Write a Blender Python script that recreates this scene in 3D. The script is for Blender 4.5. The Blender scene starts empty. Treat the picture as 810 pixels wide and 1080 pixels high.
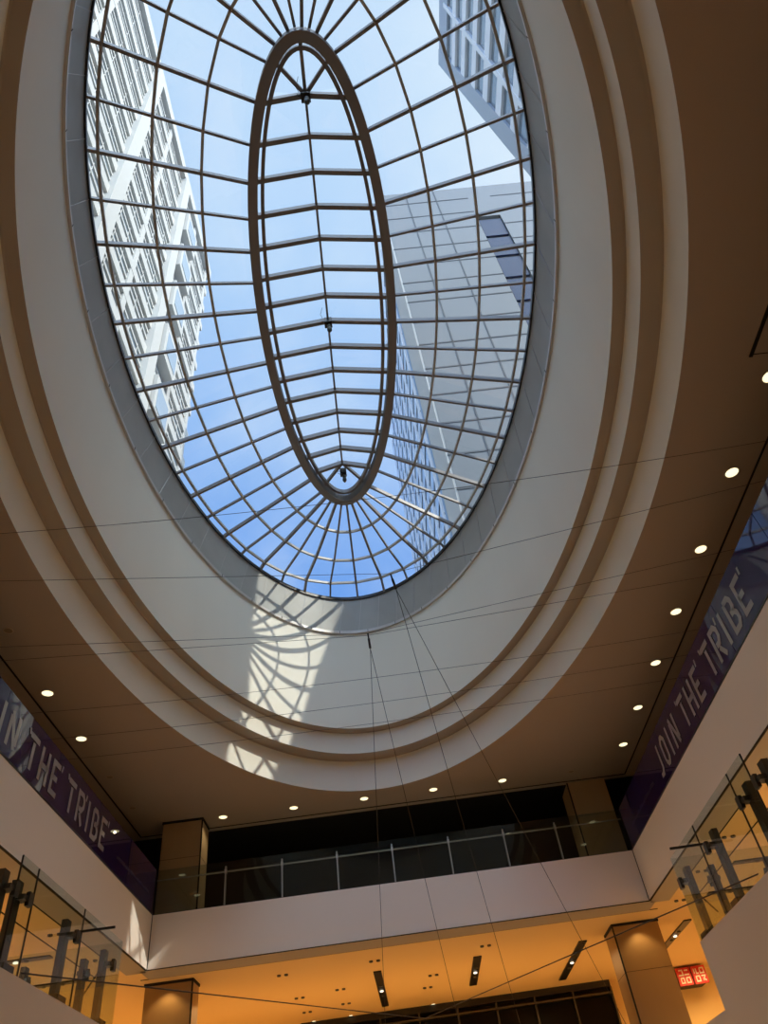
import bpy, math, random
from mathutils import Vector, Matrix
random.seed(7)
S = 10.0                                   # metres per unit used below
col = bpy.context.scene.collection
scene = bpy.context.scene

# ------------------------------------------------------------------ helpers
class MB:
    def __init__(s): s.v = []; s.f = []; s.sm = []
    def add(s, vs, fs, smooth=False):
        n = len(s.v); s.v += [tuple(p) for p in vs]
        for q in fs: s.f.append([i + n for i in q]); s.sm.append(smooth)
        return s
    def box(s, x0, x1, y0, y1, z0, z1):
        x0, x1 = min(x0, x1), max(x0, x1); y0, y1 = min(y0, y1), max(y0, y1); z0, z1 = min(z0, z1), max(z0, z1)
        v = [(x, y, z) for z in (z0, z1) for y in (y0, y1) for x in (x0, x1)]
        return s.add(v, [(0, 2, 3, 1), (4, 5, 7, 6), (0, 1, 5, 4), (2, 6, 7, 3), (0, 4, 6, 2), (1, 3, 7, 5)])
    def bar(s, a, b, w, h, up=(0, 0, 1)):
        """rectangular bar from a to b, w wide, h deep along up"""
        return s.path([a, b], w, h, up)
    def path(s, pts, w, h, up=(0, 0, 1), closed=False, drop=0.5):
        pts = [Vector(p) for p in pts]; n = len(pts); up = Vector(up); vs = []; fs = []
        for i, p in enumerate(pts):
            if closed: d = (pts[(i + 1) % n] - pts[i - 1])
            else: d = pts[min(i + 1, n - 1)] - pts[max(i - 1, 0)]
            d.normalize(); sd = d.cross(up)
            if sd.length < 1e-5: sd = Vector((1, 0, 0))
            sd.normalize(); u = sd.cross(d).normalized()
            for (a, b) in ((-.5, -drop), (.5, -drop), (.5, 1 - drop), (-.5, 1 - drop)):
                vs.append(p + sd * w * a + u * h * b)
        m = n if closed else n - 1
        for i in range(m):
            j = (i + 1) % n
            for k in range(4):
                l = (k + 1) % 4
                fs.append((4 * i + k, 4 * i + l, 4 * j + l, 4 * j + k))
        if not closed: fs += [(3, 2, 1, 0), tuple(4 * (n - 1) + k for k in range(4))]
        return s.add(vs, fs)
    def tube(s, pts, r, seg=6, r2=None):
        pts = [Vector(p) for p in pts]; n = len(pts); vs = []; fs = []
        for i, p in enumerate(pts):
            d = (pts[min(i + 1, n - 1)] - pts[max(i - 1, 0)]).normalized()
            ref = Vector((0, 0, 1)) if abs(d.z) < .9 else Vector((1, 0, 0))
            a = d.cross(ref).normalized(); b = a.cross(d)
            rr = r if r2 is None else r + (r2 - r) * i / (n - 1)
            for k in range(seg):
                t = 2 * math.pi * k / seg
                vs.append(p + a * math.cos(t) * rr + b * math.sin(t) * rr)
        for i in range(n - 1):
            for k in range(seg):
                l = (k + 1) % seg
                fs.append((i * seg + k, i * seg + l, (i + 1) * seg + l, (i + 1) * seg + k))
        s.add(vs, fs, True)
        s.add(vs[:seg], [tuple(range(seg))[::-1]]); s.add(vs[-seg:], [tuple(range(seg))])
        return s
    def disc(s, c, r, z, seg=24, flip=False):
        v = [(c[0] + r * math.cos(2 * math.pi * k / seg), c[1] + r * math.sin(2 * math.pi * k / seg), z) for k in range(seg)]
        q = tuple(range(seg)); return s.add(v, [q[::-1] if flip else q])
    def lathe(s, c, prof, seg=24):
        vs = []; fs = []; n = len(prof)
        for (r, z) in prof:
            for k in range(seg):
                t = 2 * math.pi * k / seg; vs.append((c[0] + r * math.cos(t), c[1] + r * math.sin(t), z))
        for i in range(n - 1):
            for k in range(seg):
                l = (k + 1) % seg; fs.append((i * seg + k, i * seg + l, (i + 1) * seg + l, (i + 1) * seg + k))
        return s.add(vs, fs, True)
    def prism(s, poly, axis, a, b):
        """poly of 2-D points in the plane across axis ('x': (y,z); 'y': (x,z); 'z': (x,y))"""
        def P(p, t): return {'x': (t, p[0], p[1]), 'y': (p[0], t, p[1]), 'z': (p[0], p[1], t)}[axis]
        n = len(poly); v = [P(p, a) for p in poly] + [P(p, b) for p in poly]
        f = [tuple(range(n)), tuple(range(2 * n - 1, n - 1, -1))]
        f += [(i, n + i, n + (i + 1) % n, (i + 1) % n) for i in range(n)]
        return s.add(v, f)
    def build(s, name, mat, parent=None, base=None, bevel=0):
        b = Vector(base) if base is not None else (Vector(parent['base']) if parent is not None and 'base' in parent else Vector((0, 0, 0)))
        me = bpy.data.meshes.new(name)
        me.from_pydata([tuple((Vector(p) - b) * S) for p in s.v], [], s.f); me.update()
        me.polygons.foreach_set('use_smooth', s.sm)
        o = bpy.data.objects.new(name, me); col.objects.link(o)
        me.materials.append(mat)
        if parent is not None: o.parent = parent
        else: o.location = b * S
        if parent is not None and base is not None and 'base' in parent:
            o.location = (b - Vector(parent['base'])) * S
        if bevel:
            m = o.modifiers.new('bevel', 'BEVEL'); m.width = bevel * S; m.segments = 2; m.limit_method = 'ANGLE'
        return o

def tag(o, label, cat, group=None):
    o['label'] = label; o['category'] = cat
    if group: o['group'] = group
    return o
def thing(name, label, cat, base, group=None):
    o = bpy.data.objects.new(name, None); col.objects.link(o)
    o.location = Vector(base) * S; o['base'] = list(base); o.empty_display_size = .1
    return tag(o, label, cat, group)
def struct(o): o['kind'] = 'structure'; return o
def copy_tree(o, parent=None):
    c = o.copy(); col.objects.link(c)
    if parent is not None: c.parent = parent
    for ch in list(o.children): copy_tree(ch, c)
    return c

# ------------------------------------------------------------------ materials
def mat(name, rgb, rough=.6, metal=0, spec=.5, coat=0, noise=None, bump=None, ior=1.5):
    m = bpy.data.materials.new(name); m.use_nodes = True; nt = m.node_tree; p = nt.nodes['Principled BSDF']
    p.inputs['Base Color'].default_value = (*rgb, 1); p.inputs['Roughness'].default_value = rough
    p.inputs['Metallic'].default_value = metal; p.inputs['Specular IOR Level'].default_value = spec
    p.inputs['IOR'].default_value = ior
    if coat: p.inputs['Coat Weight'].default_value = coat; p.inputs['Coat Roughness'].default_value = .01
    if noise:
        sc, amt, stretch = noise
        tc = nt.nodes.new('ShaderNodeTexCoord'); mp = nt.nodes.new('ShaderNodeMapping'); mp.inputs['Scale'].default_value = stretch
        nz = nt.nodes.new('ShaderNodeTexNoise'); nz.inputs['Scale'].default_value = sc; nz.inputs['Detail'].default_value = 5
        mx = nt.nodes.new('ShaderNodeMix'); mx.data_type = 'RGBA'
        mx.inputs['A'].default_value = (*[c * (1 - amt) for c in rgb], 1); mx.inputs['B'].default_value = (*[min(1, c * (1 + amt)) for c in rgb], 1)
        nt.links.new(tc.outputs['Object'], mp.inputs[0]); nt.links.new(mp.outputs[0], nz.inputs['Vector'])
        nt.links.new(nz.outputs['Fac'], mx.inputs['Factor']); nt.links.new(mx.outputs['Result'], p.inputs['Base Color'])
    return m
def emit(name, rgb, st):
    m = bpy.data.materials.new(name); m.use_nodes = True; nt = m.node_tree; nt.nodes.clear()
    e = nt.nodes.new('ShaderNodeEmission'); e.inputs[0].default_value = (*rgb, 1); e.inputs[1].default_value = st
    o = nt.nodes.new('ShaderNodeOutputMaterial'); nt.links.new(e.outputs[0], o.inputs[0]); return m
def glass(name, tint, ior=1.5, boost=1.0):
    """thin architectural glass: tinted see-through plus mirror reflection by Fresnel"""
    m = bpy.data.materials.new(name); m.use_nodes = True; nt = m.node_tree; nt.nodes.clear()
    t = nt.nodes.new('ShaderNodeBsdfTransparent'); t.inputs[0].default_value = (*tint, 1)
    g = nt.nodes.new('ShaderNodeBsdfGlossy'); g.inputs['Roughness'].default_value = .0
    fr = nt.nodes.new('ShaderNodeFresnel'); fr.inputs['IOR'].default_value = ior
    ge = nt.nodes.new('ShaderNodeNewGeometry')          # panes are single sheets: same IOR from both sides
    md = nt.nodes.new('ShaderNodeMath'); md.operation = 'DIVIDE'; md.inputs[0].default_value = 1; md.inputs[1].default_value = ior
    mi = nt.nodes.new('ShaderNodeMix'); mi.data_type = 'FLOAT'; mi.inputs['A'].default_value = ior; nt.links.new(md.outputs[0], mi.inputs['B'])
    nt.links.new(ge.outputs['Backfacing'], mi.inputs['Factor']); nt.links.new(mi.outputs[0], fr.inputs['IOR'])
    ml = nt.nodes.new('ShaderNodeMath'); ml.operation = 'MULTIPLY'; ml.inputs[1].default_value = boost; ml.use_clamp = True
    nt.links.new(fr.outputs[0], ml.inputs[0])
    mx = nt.nodes.new('ShaderNodeMixShader'); o = nt.nodes.new('ShaderNodeOutputMaterial')
    nt.links.new(ml.outputs[0], mx.inputs[0]); nt.links.new(t.outputs[0], mx.inputs[1]); nt.links.new(g.outputs[0], mx.inputs[2])
    nt.links.new(mx.outputs[0], o.inputs[0]); return m

M = dict(
    plaster=mat('white plaster', (.80, .78, .67), .75, noise=(.6, .05, (1, 1, .15))),
    ceiling=mat('taupe ceiling paint', (.46, .40, .335), .8),
    strip=mat('grey beige edge strip', (.42, .40, .34), .8),
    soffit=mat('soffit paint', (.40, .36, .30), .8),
    fascia=mat('white fascia panel', (.88, .81, .72), .45, spec=.3),
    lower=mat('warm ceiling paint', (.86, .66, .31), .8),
    groove=mat('shadow gap', (.012, .010, .006), .9),
    metal=mat('grey metal cladding', (.41, .415, .39), .6, metal=.25, noise=(1.2, .12, (1, 1, 1))),
    lip=mat('bright metal lip', (.55, .53, .50), .4, metal=.3),
    frame=mat('skylight frame paint', (.20, .185, .175), .45),
    framelight=mat('skylight purlin paint', (.42, .40, .35), .45),
    black=mat('black metal', (.012, .011, .011), .4),
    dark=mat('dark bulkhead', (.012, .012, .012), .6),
    darkglass=mat('dark shopfront glass', (.006, .006, .006), .3, spec=.1),
    steel=mat('brushed steel', (.55, .52, .46), .35, metal=.3),
    post=mat('dark steel', (.10, .10, .085), .4, metal=.8),
    wire=mat('steel wire', (.05, .045, .04), .6),
    purple=mat('purple banner film', (.034, .017, .085), .02, spec=.5, ior=1.5),
    letter=mat('grey lettering', (.36, .35, .36), .12, spec=.7),
    smallletter=mat('faint lettering', (.10, .09, .11), .2),
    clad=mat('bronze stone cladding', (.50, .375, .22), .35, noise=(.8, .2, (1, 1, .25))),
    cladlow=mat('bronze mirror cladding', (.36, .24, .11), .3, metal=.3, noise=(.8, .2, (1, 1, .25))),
    seam=mat('dark seam', (.01, .01, .01), .8),
    floor=mat('beige stone floor', (.55, .44, .31), .4),
    concrete=mat('white facade', (.53, .52, .475), .8),
    louver=mat('grey infill panel', (.22, .24, .25), .5),
    window=mat('facade window', (.34, .41, .46), .25, spec=.6),
    deepwin=mat('recess window', (.010, .028, .075), .4, spec=.1),
    panel=mat('pale cladding panel', (.17, .185, .19), .7, noise=(.05, .05, (1, 1, 1))),
    joint=mat('panel joint', (.09, .10, .105), .8),
    greyclad=mat('grey tower cladding', (.38, .43, .49), .5),
    tealwin=mat('tower window', (.10, .15, .20), .06, spec=.9),
    curtain=mat('curtain wall glass', (.42, .55, .70), .15, spec=.8),
    mullion=mat('white mullion', (.80, .82, .84), .5),
    roof=mat('roof slab', (.40, .39, .37), .9),
    red=mat('red sign panel', (.62, .03, .03), .4),
    white=mat('white sign stroke', (.85, .80, .75), .5),
    lampoff=mat('unlit lens', (.35, .27, .18), .5),
    lamprim=mat('lamp trim ring', (.55, .45, .32), .5),
    lampon=emit('lit lens', (1.0, .88, .50), 1.5),
    spoton=emit('lit spot lens', (1.0, .85, .62), 2.0),
    skyglass=glass('roof glass', (.93, .96, .98)),
    railglass=glass('balustrade glass', (.88, .92, .90), 1.5, .75),
    railglass2=glass('dim balustrade glass', (.80, .84, .82), 1.5, 1.0),
)

# ------------------------------------------------------------------ ellipse of the light well
XC, YC, PH = -0.0140, 1.0888, math.radians(1.042)
def ell(a, b, deg, z):
    t = math.radians(deg); x, y = a * math.cos(t), b * math.sin(t)
    return Vector((XC + math.cos(PH) * x - math.sin(PH) * y, YC + math.sin(PH) * x + math.cos(PH) * y, z))
NS = 240
def strip(mb, lo, hi):
    """ring surface between two (a,b,z) ellipses"""
    v = [ell(lo[0], lo[1], 360 * k / NS, lo[2]) for k in range(NS)] + [ell(hi[0], hi[1], 360 * k / NS, hi[2]) for k in range(NS)]
    mb.add(v, [(k, (k + 1) % NS, NS + (k + 1) % NS, NS + k) for k in range(NS)], True)

A = (.6282, 1.2069); B = (.5906, 1.1593); C = (.5657, 1.1307); D = (.5712, 1.1385); D2 = (.5640, 1.1312); E = (.556, 1.1252)
ZA0, ZB0, ZC0, ZD0, ZE0 = 1.0, 1.105, 1.1795, 1.563, 1.7185
w = MB(); so_ = MB()
def cove(w, lo, hi, z0, z1, r):
    """wall from lo edge up to the soffit under hi edge, inner corner rounded by r"""
    (a0, b0), (a1, b1) = lo, hi
    strip(w, (a0, b0, z0), (a0, b0, z1 - r))
    n = 5; prev = (a0, b0, z1 - r)
    for i in range(1, n + 1):
        t = i / n * math.pi / 2
        f = (1 - math.cos(t)) * r / (a0 - a1); g = math.sin(t) * r
        cur = (a0 + (a1 - a0) * min(f, 1), b0 + (b1 - b0) * min(f, 1), z1 - r + g)
        strip(so_, prev, cur); prev = cur
    strip(so_, prev, (a1, b1, z1))
cove(w, A, B, ZA0, ZB0, .005)
cove(w, B, C, ZB0, ZC0, .004)
strip(w, (*C, ZC0), (*D, ZD0))
struct(w.build('wall_well', M['plaster'])); struct(so_.build('trim_11', M['soffit']))
w = MB()
strip(w, (*D, ZD0), (*D2, ZD0)); strip(w, (*D2, ZD0), (*D2, ZD0 + .010)); strip(w, (*D2, ZD0 + .010), (D2[0] + .003, D2[1] + .003, ZD0 + .013))
struct(w.build('trim_1', M['lip']))
w = MB(); strip(w, (D2[0] + .003, D2[1] + .003, ZD0 + .013), (*E, ZE0))
struct(w.build('trim_2', M['metal']))
# thin joints of the metal cladding and lip
w = MB()
for k in range(50):
    t = 3.6 + 7.2 * k
    p, q = ell(D2[0] + .0022, D2[1] + .0022, t, ZD0 + .013), ell(E[0] - .0008, E[1] - .0008, t - 2.2, ZE0)
    c = Vector((XC, YC, 0)); n = Vector((p.x - c.x, p.y - c.y, 0)).normalized()
    w.path([p, q], .0012, .0012, n)
struct(w.build('trim_3', M['lip']))
w = MB()
for k in range(34):
    t = 2 + 360 / 34 * k
    p, q = ell(D2[0] - .0003, D2[1] - .0003, t, ZD0), ell(D2[0] - .0003, D2[1] - .0003, t, ZD0 + .010)
    w.path([p, q], .0018, .0012, Vector((p.x - XC, p.y - YC, 0)).normalized())
struct(w.build('trim_4', M['groove']))

# ------------------------------------------------------------------ main ceiling with the oval opening
X0, X1, Y0, Y1 = -1.42, 1.42, -1.1, 2.456
w = MB()
def to_rect(deg):
    p = ell(*A, deg, 1); d = Vector((p.x - XC, p.y - YC)); ts = []
    if d.x > 0: ts.append((X1 - XC) / d.x)
    if d.x < 0: ts.append((X0 - XC) / d.x)
    if d.y > 0: ts.append((Y1 - YC) / d.y)
    if d.y < 0: ts.append((Y0 - YC) / d.y)
    t = min(ts); return Vector((XC + d.x * t, YC + d.y * t, 1)), d
inn = [ell(*A, 360 * k / NS, 1) for k in range(NS)]; out = [to_rect(360 * k / NS)[0] for k in range(NS)]
w.add(inn + out, [(k, NS + k, NS + (k + 1) % NS, (k + 1) % NS) for k in range(NS)])
for cx, cy in ((X0, Y0), (X1, Y0), (X0, Y1), (X1, Y1)):
    ks = [k for k in range(NS) if (abs(out[k].x - cx) < 1e-6) != (abs(out[(k + 1) % NS].x - cx) < 1e-6) and abs(out[k].y - cy) < .5 and abs(out[k].x - cx) < .5]
    for k in ks: w.add([out[k], (cx, cy, 1), out[(k + 1) % NS]], [(0, 1, 2)])
w.add([(X0, Y1, 1), (X1, Y1, 1), (X1, Y1, 1.06), (X0, Y1, 1.06)], [(0, 1, 2, 3)])
struct(w.build('ceiling', M['ceiling']))
w = MB()
g = .0040
w.box(-.8295 - g / 2, -.8295 + g / 2, -.25, 2.428, .9985, 1.0005); w.box(.8135 - g / 2, .8135 + g / 2, -.25, 2.428, .9985, 1.0005)
w.box(-.8295, .8135, 2.428 - g / 2, 2.428 + g / 2, .9985, 1.0005)
struct(w.build('trim_5', M['groove']))
# dark void over the far gallery, shop fronts, outer walls
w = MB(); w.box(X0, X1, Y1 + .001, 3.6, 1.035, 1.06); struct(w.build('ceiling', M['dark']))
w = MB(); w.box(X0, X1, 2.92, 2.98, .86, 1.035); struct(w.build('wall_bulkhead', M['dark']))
w = MB(); w.box(X0, X1, 3.0, 3.03, .70, 1.035); struct(w.build('wall_far', M['darkglass']))
w = MB()
w.box(X0 - .02, X0, Y0, 3.6, -.17, 1.06); struct(w.build('wall_left', M['fascia']))
w = MB(); w.box(X1, X1 + .02, Y0, 3.6, -.17, 1.06); struct(w.build('wall_right', M['fascia']))
w = MB(); w.box(X0, X1, Y0 - .02, Y0, -.17, 1.0); struct(w.build('wall_near', M['fascia']))
w = MB(); w.box(X0, X1, 3.6, 3.62, -.17, 1.06); struct(w.build('wall_back', M['fascia']))
w = MB(); w.box(X0, X1, Y0, 3.6, -.19, -.17); struct(w.build('floor', M['floor']))
# roof slab outside, with the opening
w = MB()
def rect2(deg, R):
    p = ell(*E, deg, 0); d = Vector((p.x - XC, p.y - YC)).normalized(); return Vector((XC + d.x * R, YC + d.y * R, 1.66))
ri = [ell(.575, 1.143, 360 * k / NS, 1.66) for k in range(NS)]; ro = [rect2(360 * k / NS, 14) for k in range(NS)]
w.add(ri + ro, [(k, NS + k, NS + (k + 1) % NS, (k + 1) % NS) for k in range(NS)])
struct(w.build('floor_roof', M['roof']))

# ------------------------------------------------------------------ upper gallery edge: slabs and white fascias
XL, XR, YE, YN = -.716, .7056, 2.275, -.12
ZT, ZB = .7075, .5695
w = MB(); w.box(XL - .02, XL, YN, YE + .02, ZB, ZT); struct(w.build('wall_fascia_left', M['fascia']))
w = MB(); w.box(XR, XR + .02, YN, YE + .02, ZB, ZT); struct(w.build('wall_fascia_right', M['fascia']))
w = MB(); w.box(XL, XR, YE, YE + .02, ZB, ZT); struct(w.build('wall_fascia_far', M['fascia']))
w = MB(); w.box(XL, XR, YN - .02, YN, ZB, ZT); struct(w.build('wall_fascia_near', M['fascia']))
# dark joint lines at the fascia corners and under edge
w = MB()
w.box(XL - .0005, XL + .0016, YE - .0016, YE + .0005, ZB, ZT); w.box(XR - .0016, XR + .0005, YE - .0016, YE + .0005, ZB, ZT)
w.box(XL, XR, YE - .0012, YE + .004, ZB - .0016, ZB); w.box(XL - .004, XL + .0012, YN, YE, ZB - .0016, ZB); w.box(XR - .0012, XR + .004, YN, YE, ZB - .0016, ZB)
struct(w.build('trim_6', M['groove']))
def ring_slab(z0, z1, xi0, xi1, yi0, yi1, yo=3.6):
    w = MB(); w.box(X0, xi0, Y0, yo, z0, z1); w.box(xi1, X1, Y0, yo, z0, z1); w.box(xi0, xi1, yi1, yo, z0, z1); w.box(xi0, xi1, Y0, yi0, z0, z1); return w
struct(ring_slab(ZB + .012, ZT - .006, XL - .02, XR + .02, YN - .02, YE + .02).build('floor_upper', M['floor']))
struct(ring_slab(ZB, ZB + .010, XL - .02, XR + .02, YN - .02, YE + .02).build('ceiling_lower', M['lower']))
w = MB(); w.box(XL - .02, XR + .02, YE + .004, 2.368, ZB - .0016, ZB); w.box(-.778, XL - .004, 0, YE + .02, ZB - .0016, ZB); w.box(XR + .004, .768, 0, YE + .02, ZB - .0016, ZB)
struct(w.build('trim_10', M['strip']))
# lower ceiling grooves
w = MB(); z0, z1 = ZB - .0012, ZB + .0005; g = .0050
w.box(-.778 - g, -.778, 0, 2.132, z0, z1); w.box(.768, .768 + g, 0, 2.132, z0, z1)
w.box(-.857 - .003, -.857, 0, 2.27, z0, z1); w.box(.847, .847 + .003, 0, 2.27, z0, z1)
w.box(-1.25, -.778, 2.132 - g / 2, 2.132 + g / 2, z0, z1) if False else None
w.path([(-.780, 2.132, ZB), (-.98, 2.50, ZB)], g, .002); w.path([(.770, 2.132, ZB), (.97, 2.50, ZB)], g, .002)
w.box(-.76, .75, 2.368, 2.372, z0, z1)
struct(w.build('trim_7', M['groove']))

# ------------------------------------------------------------------ lower gallery peninsulas
PL, PR, PE, ZF = -.463, .456, 1.335, .257
PER = 1.292
w = MB(); w.box(PL - .02, PL, Y0, PE, .10, ZF); w.box(X0, PL - .02, PE - .02, PE, .10, ZF); struct(w.build('wall_lower_left', M['fascia']))
w = MB(); w.box(PR, PR + .02, Y0, PER, .10, ZF); w.box(PR + .02, X1, PER - .02, PER, .10, ZF); w.box(PR, X1, PER, 1.75, .08, .168); struct(w.build('wall_lower_right', M['fascia']))
w = MB(); w.box(X0, PL - .02, Y0, PE - .02, .12, ZF - .003); w.box(PR + .02, X1, Y0, PER - .02, .12, ZF - .003)
w.box(X0, -.80, PE, 3.6, .12, ZF - .003); w.box(.80, X1, 1.76, 3.6, .12, ZF - .003); w.box(-.80, .80, 2.45, 3.6, .12, ZF - .003)
struct(w.build('floor_lower', M['floor']))
# lower shop fronts
w = MB(); w.box(-.42, .76, 3.28, 3.30, ZF, ZB); struct(w.build('wall_shopfront', M['darkglass']))
w = MB(); w.box(-.42, .76, 3.262, 3.28, .548, ZB); struct(w.build('trim_8', M['dark']))
w = MB(); w.box(-.42, .76, 3.258, 3.28, .525, .531)
for k in range(9): w.box(-.42 + k * .147, -.414 + k * .147, 3.262, 3.281, ZF, .548)
struct(w.build('trim_9', M['post']))
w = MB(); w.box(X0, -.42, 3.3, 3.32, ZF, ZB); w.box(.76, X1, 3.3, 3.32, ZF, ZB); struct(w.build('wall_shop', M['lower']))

# ------------------------------------------------------------------ skylight
sk = thing('skylight', 'large oval glass roof with dark ribs and raised central lantern over the atrium', 'skylight', (XC, YC, ZE0))
# ribs sit at equal steps along the outer ellipse
N = 51
fine = 7200; acc = [0.0]; prev = ell(*E, -90, 0)
for i in range(1, fine + 1):
    p = ell(*E, -90 + 360 * i / fine, 0); acc.append(acc[-1] + (p - prev).length); prev = p
def arc_deg(frac):
    t = frac * acc[-1]; lo, hi = 0, fine
    while hi - lo > 1:
        m = (lo + hi) // 2
        if acc[m] <= t: lo = m
        else: hi = m
    return -90 + 360 * lo / fine
FT = [(-90, -90), (-79.2, -85.5), (-68.9, -80.8), (-59.6, -75.8), (-50.6, -69.7), (-43.54, -57.2), (-37.1, -45.7), (-30.9, -36.7), (-24.7, -27.9), (-18.75, -20.1), (-13.1, -12.7), (-7.66, -5.9), (-1.95, 1.05),
      (3.35, 7.9), (9.06, 15.3), (14.5, 22.0), (20.2, 29.6), (25.9, 37.2), (32.3, 46.2), (38.5, 55.0), (45.2, 66), (51.7, 70.8), (59.8, 75.6), (68.6, 80.4), (78.5, 85.2), (90, 90)]
def fdeg(d):
    m = d
    if d > 90: m = 180 - d
    for (a, fa), (b, fb) in zip(FT, FT[1:]):
        if a - 1e-6 <= m <= b + 1e-6:
            r = fa + (fb - fa) * (m - a) / (b - a); break
    else: r = m
    return r if d <= 90 else 180 - r
ZF0, FA, FB = 1.8445, .1961, .7189
RINGS = [(.31, .004), (.62, .014), (.93, .048)]        # share of the way out, rise above the straight line at the tips
ribs = []
for k in range(N):
    d = arc_deg((.5 - .07 / N + k / N) % 1); e = ell(*E, d, ZE0); fd = fdeg(d); f = ell(FA, FB, fd, ZF0)
    pts = [f]
    for s_, z_ in RINGS:
        q = f.lerp(e, s_); q.z += z_ * abs(math.sin(math.radians(d))) ** 6; pts.append(q)
    pts.append(e.copy()); ribs.append((d, fd, pts))
for k, (d, fd, pts) in enumerate(ribs):
    big = k % 2 == 0
    MB().path(pts, .0075 if big else .006, .014 if big else .009, drop=.4).build('rib', M['frame'], sk)
for r in range(1, 4):
    pts = [rb[2][r] for rb in ribs]
    MB().path(pts, .0065, .009, closed=True, drop=.6).build('purlin_ring', M['framelight'], sk)
MB().path([ell(E[0] - .001, E[1] - .001, 360 * k / 120, ZE0) for k in range(120)], .007, .012, closed=True).build('edge_ring', M['black'], sk)
MB().path([ell(FA - .014, FB - .014, 360 * k / 96, ZF0 - .010) for k in range(96)], .024, .030, closed=True).build('ring_beam', M['frame'], sk)
MB().path([ell(FA - .040, FB - .040, 360 * k / 96, ZF0 + .004) for k in range(96)], .009, .016, closed=True).build('inner_ring', M['frame'], sk)
# cross bars of the lantern
half = [(fd) for (d, fd, p) in ribs if -90 <= d <= 90]
bars = [fd for fd in half if -61 < fd < 59]
ridge = []
ZR = 1.886
for fd in bars:
    a, b = ell(FA - .02, FB - .02, fd, ZF0 + .006), ell(FA - .02, FB - .02, 180 - fd, ZF0 + .006)
    m = Vector(((a.x + b.x) / 2, (a.y + b.y) / 2, ZR)); ridge.append(m)
    MB().path([a, m, b], .011, .017, drop=.8).build('cross_bar', M['frame'], sk)
MB().path(ridge, .006, .010, drop=.9).build('ridge_bar', M['frame'], sk)
for tip, hub in ((-1, ridge[0]), (1, ridge[-1])):
    for fd in ((-69.7, -90, -110.3) if tip < 0 else (66, 114)):
        MB().path([hub, ell(FA - .02, FB - .02, fd, ZF0 + .006)], .008, .012, drop=.8).build('strut', M['frame'], sk)
# glazing as one sheet of panes
w = MB()
for k in range(N):
    a, b = ribs[k][2], ribs[(k + 1) % N][2]
    for i in range(4):
        up = Vector((0, 0, .002)); w.add([a[i] + up, b[i] + up, b[i + 1] + up, a[i + 1] + up], [(0, 1, 2, 3)])
up = Vector((0, 0, .004))
for i in range(len(bars) - 1):
    for sd in (0, 1):
        f0 = bars[i] if sd == 0 else 180 - bars[i]; f1 = bars[i + 1] if sd == 0 else 180 - bars[i + 1]
        w.add([ell(FA - .01, FB - .01, f0, ZF0 + .01), ell(FA - .01, FB - .01, f1, ZF0 + .01), ridge[i + 1] + up, ridge[i] + up], [(0, 1, 2, 3)])
for hub, degs in ((ridge[0], (-57.2, -68, -79, -90, -101, -112, -122.8)), (ridge[-1], (55, 66, 78, 90, 102, 114, 125))):
    for p, q in zip(degs, degs[1:]):
        w.add([ell(FA - .01, FB - .01, p, ZF0 + .01), ell(FA - .01, FB - .01, q, ZF0 + .01), hub + up], [(0, 1, 2)])
w.build('glazing', M['skyglass'], sk)
# hoists under the ridge
def hoist(p, label, lamp):
    t = thing('hoist', label, 'hoist', p, 'hoists under the lantern ridge')
    x, y, z = p
    MB().box(x - .011, x + .011, y - .011, y + .011, z - .028, z - .004).build('motor_box', M['black'], t, bevel=.001)
    MB().lathe((x + .002, y), [(.002, z - .028), (.004, z - .03), (.006, z - .034), (.006, z - .046), (.0048, z - .047), (.007, z - .049), (.007, z - .058), (.003, z - .066), (.0002, z - .067)], 14).build('hook_block', M['post'], t)
    w = MB()
    w.tube([(x - .010, y - .004, z - .012), (x - .019, y - .006, z - .016), (x - .019, y - .006, z - .024), (x - .010, y - .002, z - .028)], .0008, 5)
    w.tube([(x - .012, y, z), (x - .020, y - .012, z + .012), (x - .012, y - .035, z + .010)], .0006, 5)
    w.build('cable_loop', M['black'], t)
r0, rm, r1 = ridge[0], ridge[[i for i in range(len(ridge))][len(ridge) // 2]], ridge[-1]
mid = min(ridge, key=lambda v: abs(v.y - 1.125))
hoist(tuple(r0), 'black hoist box with hook at the near end of the lantern, top of the photo', True)
hoist(tuple(mid), 'black hoist box with hook halfway along the lantern ridge', True)
hoist((r1.x, r1.y + .03, r1.z - .004), 'black hoist box with hook at the far tip of the lantern', True)

# ------------------------------------------------------------------ recessed downlights
def downlight(x, y, z=1.0, r=.0135, lit=True):
    t = thing('recessed_downlight', '', 'downlight', (x, y, z), 'recessed downlights around the oval opening')
    MB().lathe((x, y), [(r * 1.16, z), (r * 1.16, z - .0012), (r, z - .0014), (r * .96, z - .0004)], 24).build('trim_ring', M['lamprim'], t)
    MB().disc((x, y), r * .97, z - .0008, 24, True).build('lens', M['lampon'] if lit else M['lampoff'], t)
    return t
on0 = downlight(.7665, 1.0236); off0 = downlight(-.789, 1.980, r=.009, lit=False)
def place(src, x, y, label, z=1.0):
    o = copy_tree(src); o.location = Vector((x, y, z)) * S; o['label'] = label; o['base'] = [x, y, z]; return o
on0['label'] = 'lit round downlight in the right ceiling row, second from the top of the photo'
nm = ['third', 'fourth', 'fifth', 'sixth', 'seventh']
for i, y in enumerate((1.2585, 1.4933, 1.7258, 1.9666, 2.1999)):
    place(on0, .765, y, 'lit round downlight in the right ceiling row, %s from the top' % nm[i] + (', nearest the corner' if i == 4 else ''))
place(on0, .766, .790, 'lit round downlight at the right photo edge beside the black slot')
fl = ['nearest the right column', 'second from the right column', 'third from the right column', 'second from the left column', 'nearest the left column']
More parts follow.
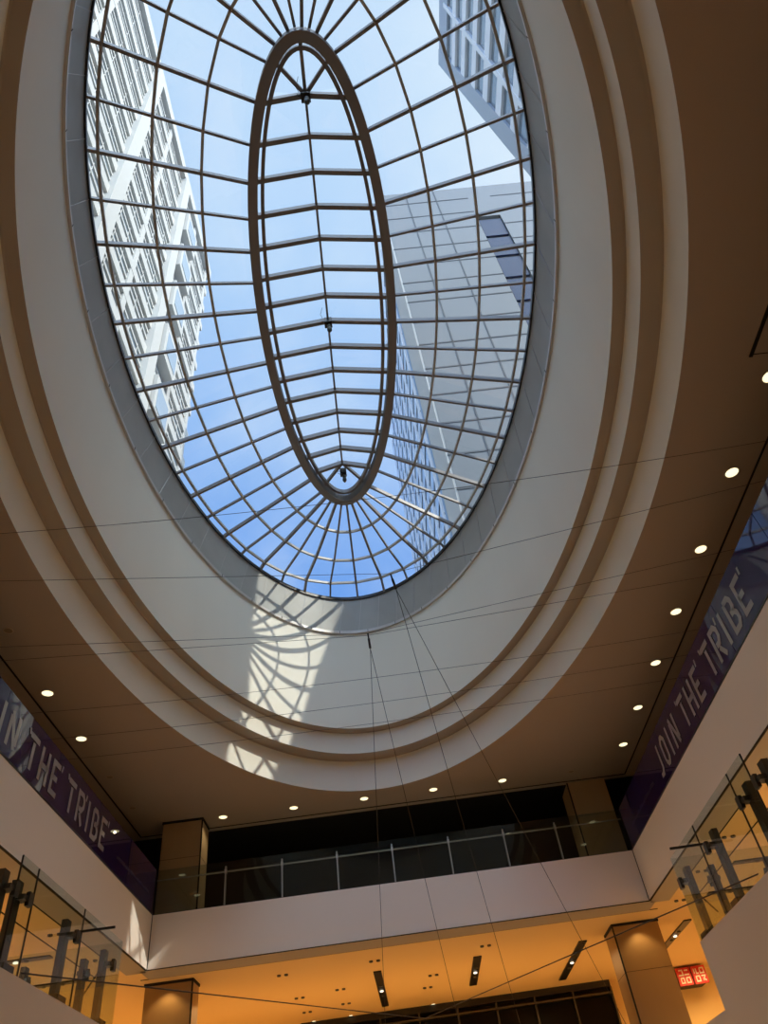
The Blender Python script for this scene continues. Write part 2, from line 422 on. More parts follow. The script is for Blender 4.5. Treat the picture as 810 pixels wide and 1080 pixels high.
for i, x in enumerate((.3844, .1528, -.0772, -.3098, -.5413)):
    place(on0, x, 2.353, 'lit round downlight in far ceiling row, ' + fl[i])
place(on0, -.789, 1.513, 'lit round downlight in the left ceiling row, leftmost in the photo')
place(on0, -.789, 1.746, 'lit round downlight in the left ceiling row, second from the left edge')
off0['label'] = 'unlit small downlight in the left ceiling row, after the two lit ones'
place(off0, -.789, 2.2, 'unlit small downlight in the left ceiling row, nearest the dark corner')
place(off0, .616, 2.353, 'unlit small downlight in the far ceiling row above the right column')
place(off0, -.775, 1.255, 'unlit small downlight at the left photo edge above the banner')

sl = thing('ceiling_slot', 'black framed slot with a brown panel in the ceiling at the right photo edge', 'ceiling slot', (.76, .69, 1))
MB().box(.712, .718, .640, .742, .9975, 1.0).build('slot_edge', M['black'], sl)
MB().box(.718, .80, .640, .736, .9985, 1.0).build('slot_panel', M['ceiling'], sl)
MB().box(.718, .80, .736, .7375, .9978, 1.0).build('slot_joint', M['groove'], sl)

# ------------------------------------------------------------------ banners on the side balustrades
STROKES = {  # letters on a 1 x 1.5 grid
 'J': [[(.75, 1.5), (.75, .35), (.55, .08), (.12, .08)]],
 'O': [[(.2, .3), (.2, 1.2), (.42, 1.42), (.63, 1.42), (.85, 1.2), (.85, .3), (.63, .08), (.42, .08), (.2, .3)]],
 'I': [[(.5, 0), (.5, 1.5)]],
 'N': [[(.15, 0), (.15, 1.3)], [(.2, 1.5), (.82, .05)], [(.88, .25), (.88, 1.5)]],
 'T': [[(.02, 1.41), (.98, 1.41)], [(.5, 0), (.5, 1.2)]],
 'H': [[(.15, 0), (.15, 1.5)], [(.87, 0), (.87, 1.5)], [(.15, .72), (.87, .72)]],
 'E': [[(.9, 1.41), (.15, 1.41), (.15, .09), (.9, .09)], [(.15, .75), (.72, .75)]],
 'R': [[(.15, 0), (.15, 1.41), (.68, 1.41), (.88, 1.2), (.88, .9), (.68, .68), (.34, .68)], [(.5, .52), (.9, 0)]],
 'B': [[(.15, 1.41), (.15, .09), (.68, .09), (.88, .3), (.88, .55), (.68, .76), (.4, .76)], [(.15, 1.41), (.62, 1.41), (.8, 1.22), (.8, .95), (.66, .78)]],
}
def stroke(mb, pts, wdt, to3):
    """flat ribbon with mitred corners, 0.5 mm proud of the film"""
    n = len(pts); L = []; R = []
    for i, p in enumerate(pts):
        p = Vector(p); a = Vector(pts[max(i - 1, 0)]); b = Vector(pts[min(i + 1, n - 1)])
        d1 = (p - a).normalized() if i else (b - p).normalized(); d2 = (b - p).normalized() if i < n - 1 else d1
        t = (d1 + d2).normalized(); nn = Vector((-t.y, t.x)); k = wdt / 2 / max(.5, nn.dot(Vector((-d1.y, d1.x))))
        L.append(p + nn * k); R.append(p - nn * k)
    v = [to3(q) for q in L] + [to3(q) for q in R]
    mb.add(v, [(i, i + 1, n + i + 1, n + i) for i in range(n - 1)])
def banner(side):
    X = XL if side == 'left' else XR; sgn = 1 if side == 'left' else -1    # sgn: into the void
    t = thing('banner', 'dark purple banner reading JOIN THE TRIBE along the %s balcony glass' % side, 'banner', (X, 1.1, ZT), 'purple banners on the balcony glass')
    edges = [YN + .27 * k for k in range(9)] + [YE - .001]
    for a, b in zip(edges, edges[1:]):
        MB().box(X - sgn * .004, X - sgn * .0005, a + .0008, b - .0008, ZT + .0003, .831).build('film_panel', M['purple'], t)
    y0, y1 = 1.09, 1.835; txt = 'JOIN THE TRIBE'; unit = (y1 - y0) / (14 * 1.0 - .25 * 2)
    zb, zh = .7305, .0715 / 1.5
    adv = 0; gl = []
    for ch in txt:
        if ch == ' ': adv += .72; continue
        wd = .55 if ch == 'I' else 1.0
        gl.append((ch, adv, wd)); adv += wd + .30
    tot = adv - .30; sc = (y1 - y0) / tot
    extra = {'left': [(7.2, 1.55)], 'right': []}
    for ch, a, wd in gl:
        w = MB()
        def to3(q, a=a, wd=wd):
            qx = q[0] - (.225 if wd < 1 else 0)
            u = (a + qx) * sc; y = y0 + u if side == 'left' else y1 - u
            return (X + sgn * .0006, y, zb + q[1] * zh)
        for s_ in STROKES[ch]: stroke(w, s_, .25, to3)
        if ch in 'TRE' : stroke(w, [(1.06, 1.30), (1.13, 1.62)] if ch != 'T' else [(-.05, 1.36), (-.12, 1.62)], .15, to3)
        w.build('letter', M['letter'], t)
    w = MB(); rr = random.Random(3)                # a line of small print, too small to read
    y = 1.93
    while y < 2.21:
        h = rr.choice((.006, .008, .010)); d = rr.choice((.004, .006, .007))
        yy = y if side == 'left' else 4.12 - y
        w.box(X + sgn * .0002, X + sgn * .0006, yy, yy + d * .6, .748, .748 + h); y += d + .003
    w.build('small_print', M['smallletter'], t)
    MB().box(X - sgn * .003, X + sgn * .001, YN, YE - .001, ZT + .0003, ZT + .004).build('base_channel', M['black'], t)
banner('left'); banner('right')

# ------------------------------------------------------------------ far balcony balustrade
t = thing('balustrade', 'clear glass balustrade with steel handrail along the far upper balcony', 'balustrade', (0, YE, ZT))
edges = [XL + .001, -.51, -.34, -.173, -.005, .168, .338, .499, XR - .001]
for a, b in zip(edges, edges[1:]):
    MB().box(a + .001, b - .001, YE + .004, YE + .0055, ZT - .004, .831).build('glass_panel', M['railglass2'], t)
for x in edges[1:-1]:
    p = MB(); p.box(x - .0022, x + .0022, YE + .008, YE + .014, ZT - .004, .820); p = p.build('post', M['steel'], t)
    MB().box(x - .003, x + .003, YE + .005, YE + .016, .799, .811).build('clamp', M['steel'], p, base=(0, YE, ZT))
MB().tube([(XL, YE + .012, .8045), (XR, YE + .012, .8045)], .0022, 8).build('handrail', M['steel'], t)
MB().box(XL + .001, XR - .001, YE + .002, YE + .008, ZT - .002, ZT + .002).build('base_channel', M['black'], t)

# ------------------------------------------------------------------ columns
def column(name, x0, x1, y0, y1, z0, z1, m, label, grp, side):
    t = thing(name, label, 'column', ((x0 + x1) / 2, y0, z0), grp)
    MB().box(x0, x1, y0, y1, z0, z1 - .006).build('cladding', m, t)
    xe = x1 if side > 0 else x0
    w = MB(); w.box(xe - .0022, xe + .0022, y0 - .0006, y0 + .0022, z0, z1); w.build('corner_seam', M['seam'], t)
    w = MB(); w.box(x0 - .003, x1 + .003, y0 - .003, y1, z1 - .007, z1); w.build('top_gap', M['seam'], t)
    zz = (z0 + z1) / 2 + .03
    MB().box(x0 - .0004, x1 + .0004, y0 - .0004, y1, zz, zz + .0008).build('panel_joint', M['seam'], t)
column('column', -.730, -.6045, 2.3375, 2.428, ZT - .005, 1.0, M['clad'], 'tall square bronze-clad column at the left end of the upper balcony', 'bronze columns', 1)
column('column', .614, .7425, 2.4425, 2.56, ZT - .005, 1.008, M['clad'], 'tall square bronze-clad column at the right end of the upper balcony', 'bronze columns', -1)
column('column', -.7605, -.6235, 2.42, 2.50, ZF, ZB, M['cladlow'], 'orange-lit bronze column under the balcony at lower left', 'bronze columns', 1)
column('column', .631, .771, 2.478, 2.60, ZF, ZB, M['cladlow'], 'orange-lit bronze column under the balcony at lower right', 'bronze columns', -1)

# ------------------------------------------------------------------ lower balustrades (glass held by dark steel posts)
def low_rail(side):
    X = PL if side == 'left' else PR; s = 1 if side == 'left' else -1; ye = PE - .005 if side == 'left' else PER - .004
    t = thing('balustrade', 'glass balustrade held by dark steel posts at the lower %s corner' % side, 'balustrade', (X, ye, ZF), 'lower glass balustrades')
    yj = (.927, .978, 1.151, ye) if side == 'left' else (.905, .965, 1.144, ye)
    for a, b in zip(yj, yj[1:]):
        MB().box(X - s * .001, X + s * .0005, a + .0008, b - .0008, ZF + .0003, .379).build('glass_panel', M['railglass'], t)
        MB().box(X - s * .0012, X + s * .0008, a - .0005, a + .0008, ZF + .0003, .379).build('glass_edge', M['black'], t)
    MB().box(X - s * .40, X - s * .001, ye - .0015, ye, ZF + .0003, .379).build('glass_panel', M['railglass'], t)
    yp = (.750, .912, .953, 1.121, 1.285) if side == 'left' else (.735, .883, .947, 1.108, 1.266)
    def post(x, y, dx, dy):
        p = MB(); px, py = x - s * .012 * dx, y - .012 * dy
        p.box(px - .0042, px + .0042, py - .0075, py + .0075, ZF + .0003, .357)
        p = p.build('post', M['post'], t)
        c = MB()
        if dx: c.box(x - s * .016, x + s * .001, y - .002, y + .014, .335, .341); c.box(x - s * .002, x + s * .003, y + .008, y + .019, .330, .346)
        else: c.box(px - .008, px + .008, y - .016, y + .001, .335, .341); c.box(x - .006, x + .006, y - .002, y + .003, .330, .346)
        c.build('clamp', M['post'], p, base=(X, ye, ZF))
        c = MB(); c.box(px - .012, px + .012, py - .014, py + .014, ZF + .0003, ZF + .007); c.build('base_shoe', M['black'], p, base=(X, ye, ZF))
    for y in yp: post(X, y, 1, 0)
    for x in (X - s * .055, X - s * .15, X - s * .28): post(x, ye, 0, 1)
    y = yp[3]
    MB().bar((X - s * .006, y + .03, .349), (X + s * .048, y + .03, .349), .003, .003).build('arm', M['black'], t)
low_rail('left'); low_rail('right')

# ------------------------------------------------------------------ wires
CR, CU, CF, FPX = Vector((.99318, .05095, -.10898)), Vector((.1140, -.6975, .7075)), Vector((.04, .7146, .6984)), 760.99
yaw, el, roll = math.radians(3.2101), math.radians(44.3089), math.radians(-8.7983)
CF = Vector((math.sin(yaw) * math.cos(el), math.cos(yaw) * math.cos(el), math.sin(el)))
_r = Vector((math.cos(yaw), -math.sin(yaw), 0)); _u = _r.cross(CF)
CR = math.cos(roll) * _r + math.sin(roll) * _u; CU = -math.sin(roll) * _r + math.cos(roll) * _u
def wire(name, pts, label, cat='wire', grp=None, r=.00045):
    o = MB().tube(pts, r, 5).build(name, M['wire'], base=pts[0]); return tag(o, label, cat, grp)
def span(y0, y1, z0, z1, sag, label, k=16):
    pts = []
    for i in range(k + 1):
        t = i / k; pts.append(Vector((XL + (XR - XL) * t, y0 + (y1 - y0) * t, z0 + (z1 - z0) * t - sag * 4 * t * (1 - t))))
    return wire('cross_wire', pts, label, 'wire', 'thin wires strung across the atrium')
PU1, PU2 = Vector((.051, 1.009, .830)), Vector((-.002, 1.199, .840))
GW = 'thin wires strung across the atrium'
span(0.786, 0.783, .829, .829, .030, 'highest thin dark wire across the void, from left edge to right ceiling')
wire('cross_wire', [(XL, 0.889, .829), PU1, (XR, 0.877, .829)], 'thin dark wire across the void dipping to the hook under the glass edge', 'wire', GW)
wire('cross_wire', [(XL, 1.080, .829), PU2, (XR, 1.055, .829)], 'thin dark wire across the void dipping to the lower hook on the white wall', 'wire', GW)
wire('cross_wire', [(XL, 1.126, .829), (PU2.x - .003, PU2.y + .004, PU2.z - .002), (XR, 1.127, .829)], 'second thin wire meeting the lower hook, just under its neighbour', 'wire', GW)
span(1.321, 1.316, .829, .829, .018, 'thin wire across the void passing over the sunlit patch on the white steps')
span(1.532, 1.512, .829, .829, .012, 'lowest thin wire across the void, over the bottom white step')
span(1.434, 1.414, .829, .829, .016, 'thin wire across the void over the middle white step, second from the lowest')
def hook(p, d, label):
    t = thing('wire_hook', label, 'hook', p, 'black hooks on the cross wires')
    p = Vector(p); d = Vector(d).normalized()
    MB().tube([p, p + d * .012], .0016, 8).build('shank', M['black'], t)
    MB().tube([p + d * .010, p + d * .016, p + d * .030], .0024, 8).build('weight', M['black'], t)
    return p + d * .030
e1 = hook(PU1, (.22, .55, -.80), 'small black hook in front of the lowest glass panes')
e2 = hook(PU2, (.05, .55, -.83), 'small black hook in front of the white well wall below the metal band')
GV = 'wires hanging from the hooks'
def ray(px, py): return CR * ((px - 405) / FPX) - CU * ((py - 540) / FPX) + CF
def low(px, py, y): d = ray(px, py); return d * (y / d.y)
wire('hanging_wire', [e2, low(407, 1095, 2.24)], 'hanging wire from the lower hook, leftmost, running almost straight down', 'wire', GV, .0006)
wire('hanging_wire', [e2, low(488, 1095, 2.24)], 'hanging wire from the lower hook, right one of its pair', 'wire', GV, .0006)
wire('hanging_wire', [e1, low(553, 1095, 2.24)], 'hanging wire from the upper hook, left one of its pair', 'wire', GV, .0006)
wire('hanging_wire', [e1, low(668, 1095, 2.24)], 'hanging wire from the upper hook, rightmost, slanting to lower right', 'wire', GV, .0006)
wire('stay_wire', [(PL, .985, .262), (-.10, 1.9, .335), (.03, 2.2, .357)], 'black stay wire running from the left post base towards the bottom', 'wire', 'stay wires at the lower corners', r=.001)
wire('stay_wire', [(PR, 1.0, .263), (.14, 1.9, .335), (.03, 2.2, .357)], 'black stay wire running from the right post base towards the bottom', 'wire', 'stay wires at the lower corners', r=.001)

# ------------------------------------------------------------------ linear track lights in the lower ceiling
def track(x0, x1, y0, y1, label):
    t = thing('track_light', label, 'track light', ((x0 + x1) / 2, (y0 + y1) / 2, ZB), 'black slot lights in the lower ceiling')
    MB().box(x0, x1, y0, y1, ZB - .004, ZB).build('housing', M['black'], t)
    lx = x1 - x0 < y1 - y0
    for k in (.35, .5, .65):
        c = ((x0 + x1) / 2, y0 + (y1 - y0) * k) if lx else (x0 + (x1 - x0) * k, (y0 + y1) / 2)
        MB().lathe(c, [(.006, ZB - .004), (.006, ZB - .007), (.004, ZB - .0075), (.0002, ZB - .006)], 12).build('spot', M['post'] if k != .5 else M['spoton'], t)
track(-.108, -.083, 2.64, 3.16, 'black slot light under the balcony, leftmost of the three in a row')
track(.212, .238, 2.63, 3.02, 'black slot light under the balcony, middle of the three in a row')
track(.550, .576, 2.62, 3.14, 'black slot light under the balcony, left of the lower right column')
track(.872, .896, 2.54, 2.88, 'black slot light right of the lower right column')
track(-1.06, -.884, 2.020, 2.042, 'black slot light behind the lower left balustrade, upper one')
track(-1.06, -.886, 2.270, 2.292, 'black slot light behind the lower left balustrade, lower one')
track(.875, 1.06, 2.020, 2.042, 'black slot light behind the lower right balustrade, upper one')
track(.877, 1.06, 2.270, 2.292, 'black slot light behind the lower right balustrade, lower one')
# small twin ceiling spots
def ray(px, py): return CR * ((px - 405) / FPX) - CU * ((py - 540) / FPX) + CF
spots = [(298, 1028, 'leftmost of the far ones'), (316, 1052, 'second from the left'), (324, 1067, 'nearest the bottom edge, left'), (359, 1043, 'third from the left, below the wall'), (365, 1058, 'just left of the first slot light'),
         (395, 1013, 'close to the balcony edge in the middle'), (457, 1028, 'right of the first slot light'), (451, 1041, 'right of the first slot light, farther back'), (512, 997, 'near the edge above the middle slot light'), (58, 985, 'behind the lower left glass, upper'), (96, 1013, 'behind the lower left glass, by the corner post'), (740, 918, 'behind the lower right glass, middle'), (717, 949, 'left of the lower right posts'), (768, 882, 'behind the lower right glass, topmost')]
for px, py, lb in ((331, 1077, 'leftmost'), (370, 1071, 'second from the left'), (457, 1059, 'right of the first slot light')):
    d = ray(px, py); q = d * (ZB / d.z)
    o = place(on0, q.x, q.y, 'small lit downlight above the dark shop front, ' + lb, ZB); o.scale = (.55, .55, .55); o['group'] = 'shop front downlights'
p0 = None
for px, py, lb in spots:
    d = ray(px, py); q = d * (ZB / d.z)
    lab = 'tiny dark twin ceiling spot, ' + lb
    if p0 is None:
        p0 = thing('ceiling_spot', lab, 'ceiling spot', (q.x, q.y, ZB), 'tiny twin spots in the lower ceiling')
        for sx in (-.011, .011):
            MB().lathe((q.x + sx, q.y), [(.006, ZB), (.006, ZB - .004), (.0045, ZB - .004), (.004, ZB - .001), (.0001, ZB - .001)], 12).build('spot_ring', M['post'], p0)
    else:
        o = copy_tree(p0); o.location = Vector((q.x, q.y, ZB)) * S; o['label'] = lab; o['base'] = [q.x, q.y, ZB]

# ------------------------------------------------------------------ red shop sign
sg = thing('shop_sign', 'red double-square shop sign with white characters at lower right', 'sign', (1.055, 3.2, .53))
for k in range(2):
    x0 = 1.000 + k * .058
    MB().box(x0, x0 + .052, 3.198, 3.206, .505, .562).build('sign_panel', M['red'], sg)
    w = MB(); yf = 3.1975
    def to3(q): return (x0 + .006 + q[0] * .040, yf, .511 + q[1] * .045)
    if k == 0: L = [[(.08, .95), (.4, .95), (.4, .62)], [(.0, .6), (.48, .6)], [(.6, .92), (.95, .92)], [(.55, .62), (1, .62)], [(.1, .40), (.1, .05), (.38, .05), (.38, .40), (.1, .40)], [(.62, .4), (.62, .05), (.95, .05), (.95, .4), (.62, .4)]]
    else: L = [[(.05, .95), (.05, .6)], [(.25, .95), (.25, .6), (.45, .6)], [(.6, .95), (.95, .95), (.95, .6), (.6, .6), (.6, .95)], [(.1, .40), (.1, .05), (.42, .05), (.42, .4), (.1, .4)], [(.6, .4), (.95, .4), (.7, .05)], [(.7, .22), (.98, .05)]]
    for s_ in L: stroke(w, s_, .10, to3)
    w.build('characters', M['white'], sg)
MB().box(1.0, 1.11, 3.206, 3.30, .51, .56).build('bracket', M['black'], sg)

# ------------------------------------------------------------------ towers outside
def tower_left(Xb=1.25):
    k = Xb; t = thing('tower_block', 'tall white tower with gridded sunlit facade seen through the left panes', 'tower', (-Xb, 2 * k, 1.66), 'towers outside the skylight')
    ya, yb, top, bot = -1.2 * k, 2.85 * k, 5.86 * k, 1.66
    MB().box(-Xb - 1.2, -Xb - .02, ya, yb, bot, top).build('wall', M['concrete'], t)
    fl = .262 * k; z = top - .16 * k; n = 0
    MB().box(-Xb - 1.2, -Xb + .03, ya, yb + .03, top - .13 * k, top).build('parapet', M['concrete'], t)
    piers = [-.95, -.35, .25, .80, 1.37, 1.72, 2.10, 2.44, 2.80]
    while z > 2.9 * k:
        MB().box(-Xb - .02, -Xb + .010, ya, yb + .015, z - fl, z - fl + .075 * k).build('floor_band', M['concrete'], t)
        for p, q in zip(piers, piers[1:]):
            if q < .6: continue
            rr = random.random()
            m = M['louver'] if rr < .22 else M['window']
            wn = MB().box(-Xb - .022, -Xb - .012, (p + .03) * k, (q - .03) * k, z - fl + .075 * k, z).build('window', m, t)
            w = MB(); step = (q - p) * k / 3
            for j in range(1, 3): w.box(-Xb - .015, -Xb - .004, p * k + j * step - .003, p * k + j * step + .003, z - fl + .075 * k, z)
            for zz in (.05, .115): w.box(-Xb - .015, -Xb - .002, p * k, q * k, z - zz * k, z - (zz - .018) * k)
            w.build('window_bars', M['concrete'], wn, base=tuple(t['base'])) if False else w.build('window_bars', M['concrete'], t)
        z -= fl; n += 1
    for p in piers:
        wd = .05 if p in (1.37, 2.10) else .022
        MB().box(-Xb - .02, -Xb + (.04 if wd > .03 else .008), (p - wd) * k, (p + wd) * k, bot, top - .1 * k).build('pier', M['concrete'], t)
    # zigzag bay at the far end
    z = top - .45 * k
    for j in range(5):
        b = MB().prism([(2.17 * k, z - .30 * k), (2.40 * k, z - .30 * k), (2.40 * k, z), (2.17 * k, z)], 'x', -Xb - .01, -Xb + .06)
        b = b.build('bay', M['concrete'], t)
        MB().prism([(2.20 * k, z - .24 * k), (2.37 * k, z - .24 * k), (2.37 * k, z - .05 * k), (2.20 * k, z - .05 * k)], 'x', -Xb + .055, -Xb + .064).build('bay_window', M['window'], t)
        z -= .52 * k
tower_left()

def tower_top(Xb=1.0):
    k = Xb; t = thing('tower_block', 'grey tower with banded dark windows seen through the upper right panes', 'tower', (Xb, 1.0 * k, 1.66), 'towers outside the skylight')
    top, bot = 6.055 * k, 1.66
    def far(z): return (1.531 + (z / k - 6.05) * (1.531 - 1.354) / (6.05 - 3.387)) * k
    ya = -2.6 * k
    w = MB(); dp = .9                                    # the far end wall is splayed back
    fr = [(ya, bot), (far(bot), bot), (far(top), top), (ya, top)]
    v = [(Xb + .02, y, z) for y, z in fr] + [(Xb + .02 + dp, y - (.55 * dp if y > 0 else 0), z) for y, z in fr]
    w.add(v, [(0, 1, 2, 3), (7, 6, 5, 4), (0, 4, 5, 1), (1, 5, 6, 2), (2, 6, 7, 3), (3, 7, 4, 0)])
    w.build('wall', M['greyclad'], t)
    MB().prism([(ya, top - .32 * k), (far(top - .32 * k), top - .32 * k), (far(top), top), (ya, top)], 'x', Xb, Xb + .05).build('parapet', M['greyclad'], t)
    z = top - .32 * k; fl = .335 * k
    MB().prism([(far(bot) - .10 * k, bot), (far(bot), bot), (far(top), top), (far(top) - .10 * k, top)], 'x', Xb - .004, Xb + .05).build('edge_pier', M['greyclad'], t)
    while z > 2.6 * k:
        z0, z1 = z - fl + .12 * k, z
        MB().prism([(ya, z - fl), (far(z - fl), z - fl), (far(z0), z0), (ya, z0)], 'x', Xb - .002, Xb + .05).build('spandrel', M['mullion'], t)
        for (a, b) in ((.45, .78), (.79, 1.11)):
            MB().prism([(a * k, z0), (b * k, z0), (b * k, z1), (a * k, z1)], 'x', Xb + .012, Xb + .03).build('window', M['tealwin'], t)
        MB().prism([(1.14 * k, z0), (far(z0) - .10 * k, z0), (far(z1) - .10 * k, z1), (1.14 * k, z1)], 'x', Xb + .012, Xb + .03).build('window', M['tealwin'], t)
        z -= fl
    MB().box(Xb - .006, Xb + .05, 1.112 * k, 1.138 * k, bot, top - .2 * k).build('pier', M['mullion'], t)
    MB().box(Xb - .006, Xb + .05, .778 * k, .792 * k, bot, top - .2 * k).build('pier', M['mullion'], t)
tower_top()

def tower_right(c=2.7):
    t = thing('tower_block', 'broad pale tower with plain panelled front and glass side seen through the right panes', 'tower', (.5 * c, c, 1.66), 'towers outside the skylight')
    x0, x1, y1, top, bot = .207 * c, 1.5 * c, 2.05 * c, 2.47 * c, 1.66
    MB().box(x0, x0 + .285 * c, c, y1, bot, top).build('wall', M['panel'], t)
    MB().box(x0 + .285 * c, x1, c + .03, y1, bot, top).build('wall', M['panel'], t)
    # front wing right of the recess
    MB().box(.567 * c, .69 * c, c, c + .029, bot, top).build('wall', M['panel'], t)
    MB().box(.735 * c, x1, c, c + .029, bot, top).build('wall', M['panel'], t)
    MB().box(x0 + .285 * c, .567 * c, c, c + .029, 2.235 * c, top).box(.69 * c, .735 * c, c, c + .029, 2.235 * c, top).build('wall', M['panel'], t)
    z = 2.235 * c
    j = 0
    while z > 1.2 * c:
        MB().box(.495 * c, .565 * c, c + .012, c + .04, z - .13 * c, z - .018 * c).build('window', M['deepwin'], t)
        MB().box(.692 * c, .733 * c, c + .012, c + .04, z - .13 * c, z - .018 * c).build('window', M['deepwin'], t)
        z -= .13 * c
    w = MB(); z = 2.38 * c
    while z > .9 * c:
        w.box(x0 - .002, .492 * c, c - .003, c + .002, z, z + .0045 * c); w.box(.567 * c, x1, c - .003, c + .002, z, z + .0045 * c); z -= .105 * c
    for x in (.29, .385): w.box(x * c, x * c + .0035 * c, c - .003, c + .002, bot, top)
    w.build('panel_joints', M['joint'], t)
    MB().box(x0 - .012, x0 + .01, c + .002, c + .15 * c, bot, top).build('corner_strip', M['concrete'], t)
    # glass side wall facing the atrium
    MB().box(x0 - .02, x0, c + .16 * c, y1 - .01, bot, 2.40 * c).build('curtain_wall', M['curtain'], t)
    w = MB(); y = 1.16 * c
    while y < y1: w.box(x0 - .035, x0 - .02, y, y + .012 * c, bot, 2.42 * c); y += .125 * c
    z = 2.38 * c
    w.build('mullions', M['mullion'], t)
    w = MB()
    while z > .8 * c: w.box(x0 - .024, x0 - .02, 1.16 * c, y1, z, z + .006 * c); z -= .075 * c
    w.build('floor_lines', M['joint'], t)
tower_right()
t = thing('sun_blocker', 'unseen block with a raking edge, added to trim the sun patch', 'sun blocker', (1.1, 1.8, 1.66), 'towers outside the skylight')
MB().prism([(1.40, 1.66), (2.5, 1.66), (2.5, 2.75), (1.852, 3.28), (1.40, 2.405)], 'x', 1.05, 1.30).build('wall', M['panel'], t)  # added out of view; raking edge shaped to cut off the sunbeam

# ------------------------------------------------------------------ camera
cam = bpy.data.cameras.new('camera'); co = bpy.data.objects.new('camera', cam); col.objects.link(co)
cam.sensor_fit = 'VERTICAL'; cam.sensor_height = 24.0; cam.lens = FPX / 1080 * 24.0; cam.clip_start = .05; cam.clip_end = 2000
co.matrix_world = Matrix(((CR.x, CU.x, -CF.x, 0), (CR.y, CU.y, -CF.y, 0), (CR.z, CU.z, -CF.z, 0), (0, 0, 0, 1)))
scene.camera = co

# ------------------------------------------------------------------ light
SUN = Vector((.63, -.28, .73)).normalized()
sd = bpy.data.lights.new('sun', 'SUN'); sd.energy = 3.2; sd.angle = math.radians(.55); sd.color = (1, .93, .80)
so = bpy.data.objects.new('sun', sd); col.objects.link(so); so.rotation_euler = SUN.to_track_quat('Z', 'Y').to_euler()
wd = bpy.data.worlds.new('sky'); scene.world = wd; wd.use_nodes = True; nt = wd.node_tree; nt.nodes.clear()
tc = nt.nodes.new('ShaderNodeTexCoord')
def dotn(v):
    d = nt.nodes.new('ShaderNodeVectorMath'); d.operation = 'DOT_PRODUCT'; d.inputs[1].default_value = v; nt.links.new(tc.outputs['Generated'], d.inputs[0]); return d.outputs['Value']
def rng(sock, a, b, c, d):
    m = nt.nodes.new('ShaderNodeMapRange'); m.interpolation_type = 'SMOOTHSTEP'
    for i, v in enumerate((a, b, c, d)): m.inputs[i + 1].default_value = v
    nt.links.new(sock, m.inputs[0]); return m.outputs[0]
zen = dotn((0, 0, 1)); hz = rng(zen, .55, .98, 0, 1)
mixc = nt.nodes.new('ShaderNodeMix'); mixc.data_type = 'RGBA'
mixc.inputs['A'].default_value = (.13, .34, .85, 1); mixc.inputs['B'].default_value = (.48, .70, .98, 1)
nt.links.new(hz, mixc.inputs['Factor'])
# thin bright veil of cloud, thicker towards the sun
mp = nt.nodes.new('ShaderNodeMapping'); mp.inputs['Scale'].default_value = (2.2, 2.2, 1.2); nt.links.new(tc.outputs['Generated'], mp.inputs[0])
nz = nt.nodes.new('ShaderNodeTexNoise'); nz.inputs['Scale'].default_value = 1.6; nz.inputs['Detail'].default_value = 6; nt.links.new(mp.outputs[0], nz.inputs['Vector'])
cl = rng(nz.outputs['Fac'], .42, .72, 0, .45)
sunk = rng(dotn(tuple(SUN)), .78, .98, 0, 1); south = rng(dotn((.1, -.75, .65)), .72, .92, 0, 1)  # south: invented bright sky behind the camera, added to lift the light indoors
ad = nt.nodes.new('ShaderNodeMath'); ad.operation = 'ADD'; ad.use_clamp = True; nt.links.new(cl, ad.inputs[0]); nt.links.new(rng(dotn(tuple(SUN)), .45, 1.0, 0, .9), ad.inputs[1])
m2 = nt.nodes.new('ShaderNodeMix'); m2.data_type = 'RGBA'; nt.links.new(ad.outputs[0], m2.inputs['Factor']); nt.links.new(mixc.outputs['Result'], m2.inputs['A']); m2.inputs['B'].default_value = (.78, .90, 1.0, 1)
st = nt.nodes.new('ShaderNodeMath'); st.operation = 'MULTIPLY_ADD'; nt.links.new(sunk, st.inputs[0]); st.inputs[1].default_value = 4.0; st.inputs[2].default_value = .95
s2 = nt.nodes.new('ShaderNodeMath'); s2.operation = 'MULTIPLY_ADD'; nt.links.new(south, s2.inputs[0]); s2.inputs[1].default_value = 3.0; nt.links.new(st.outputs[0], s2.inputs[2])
bg = nt.nodes.new('ShaderNodeBackground'); nt.links.new(m2.outputs['Result'], bg.inputs[0]); nt.links.new(s2.outputs[0], bg.inputs[1])
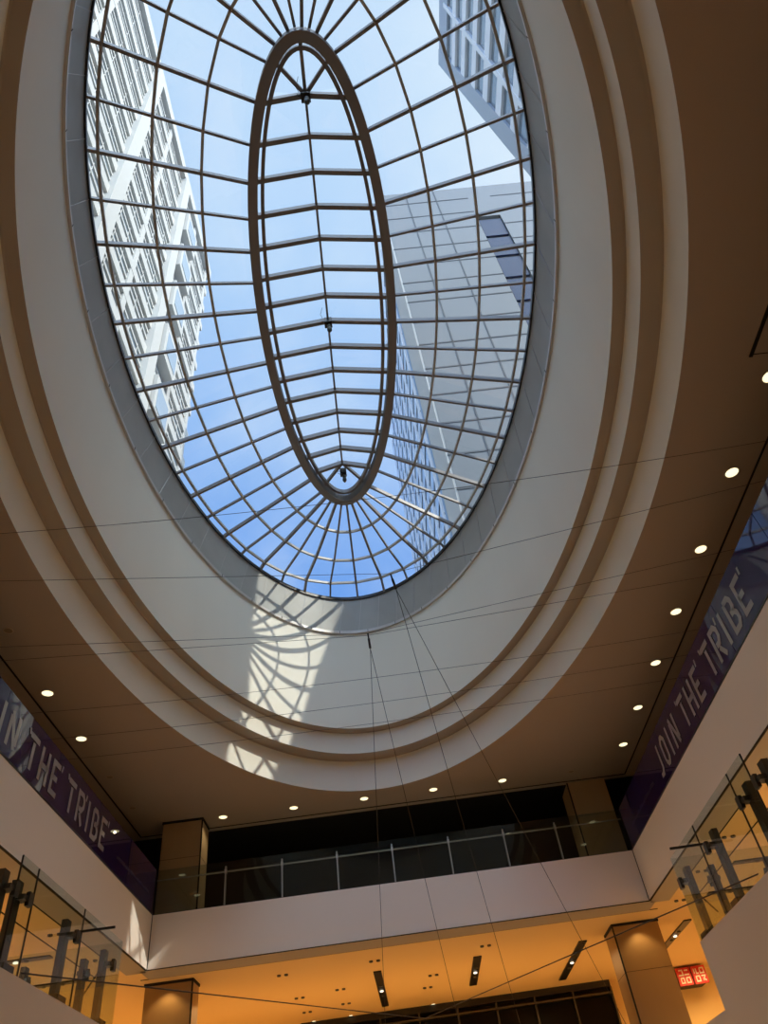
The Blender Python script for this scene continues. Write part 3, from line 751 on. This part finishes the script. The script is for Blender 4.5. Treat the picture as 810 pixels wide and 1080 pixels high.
ow = nt.nodes.new('ShaderNodeOutputWorld'); nt.links.new(bg.outputs[0], ow.inputs[0])

def area(name, x, y, z, sx, sy, power, color, spread=160):
    l = bpy.data.lights.new(name, 'AREA'); l.shape = 'RECTANGLE'; l.size = sx * S; l.size_y = sy * S; l.energy = power; l.color = color; l.spread = math.radians(spread)
    o = bpy.data.objects.new(name, l); col.objects.link(o); o.location = Vector((x, y, z)) * S
WARM = (1, .62, .26)
# ceiling lamps of the lower gallery (they shine down, the floor throws the light back up)
for x in (-.55, -.2, .15, .5): area('gallery_lamp', x, 2.85, ZB - .012, .12, .3, 100, WARM)
for x in (-1.08, 1.08):
    for y in (.6, 1.4, 2.2, 3.0): area('gallery_lamp', x, y, ZB - .012, .15, .3, 130, WARM)
# lamps under the lower slab light the ground floor
for x in (-.9, .9):
    for y in (-.5, .4): area('shop_lamp', x, y, .095, .4, .4, 125, (1, .83, .64))
for x in (-.9, -.3, .3, .9): area('shop_lamp', x, 2.9, .095, .4, .4, 230, (1, .79, .55))
# spots that wash the tops of the lower columns
def spot(x, y, z, e, size=70, tgt=(0, 0, -1), color=WARM):
    l = bpy.data.lights.new('column_spot', 'SPOT'); l.energy = e; l.spot_size = math.radians(size); l.color = color; l.shadow_soft_size = .03; l.spot_blend = .6
    o = bpy.data.objects.new('column_spot', l); col.objects.link(o); o.location = Vector((x, y, z)) * S; o.rotation_euler = (-Vector(tgt)).to_track_quat('Z', 'Y').to_euler()
for x in (.3844, .1528, -.0772, -.3098, -.5413): spot(x, 2.353, .996, 26, 150, (0, 0, -1), (1, .80, .50))
spot(-.69, 2.385, ZB - .004, 45, 110); spot(.70, 2.443, ZB - .004, 45, 110)

scene.cycles.use_denoising = True
scene.cycles.max_bounces = 12; scene.cycles.diffuse_bounces = 7; scene.cycles.transparent_max_bounces = 16
scene.cycles.sample_clamp_indirect = 6
vs = scene.view_settings; vs.view_transform = 'Standard'; vs.look = 'None'; vs.gamma = 1; vs.use_curve_mapping = False; vs.exposure = .15
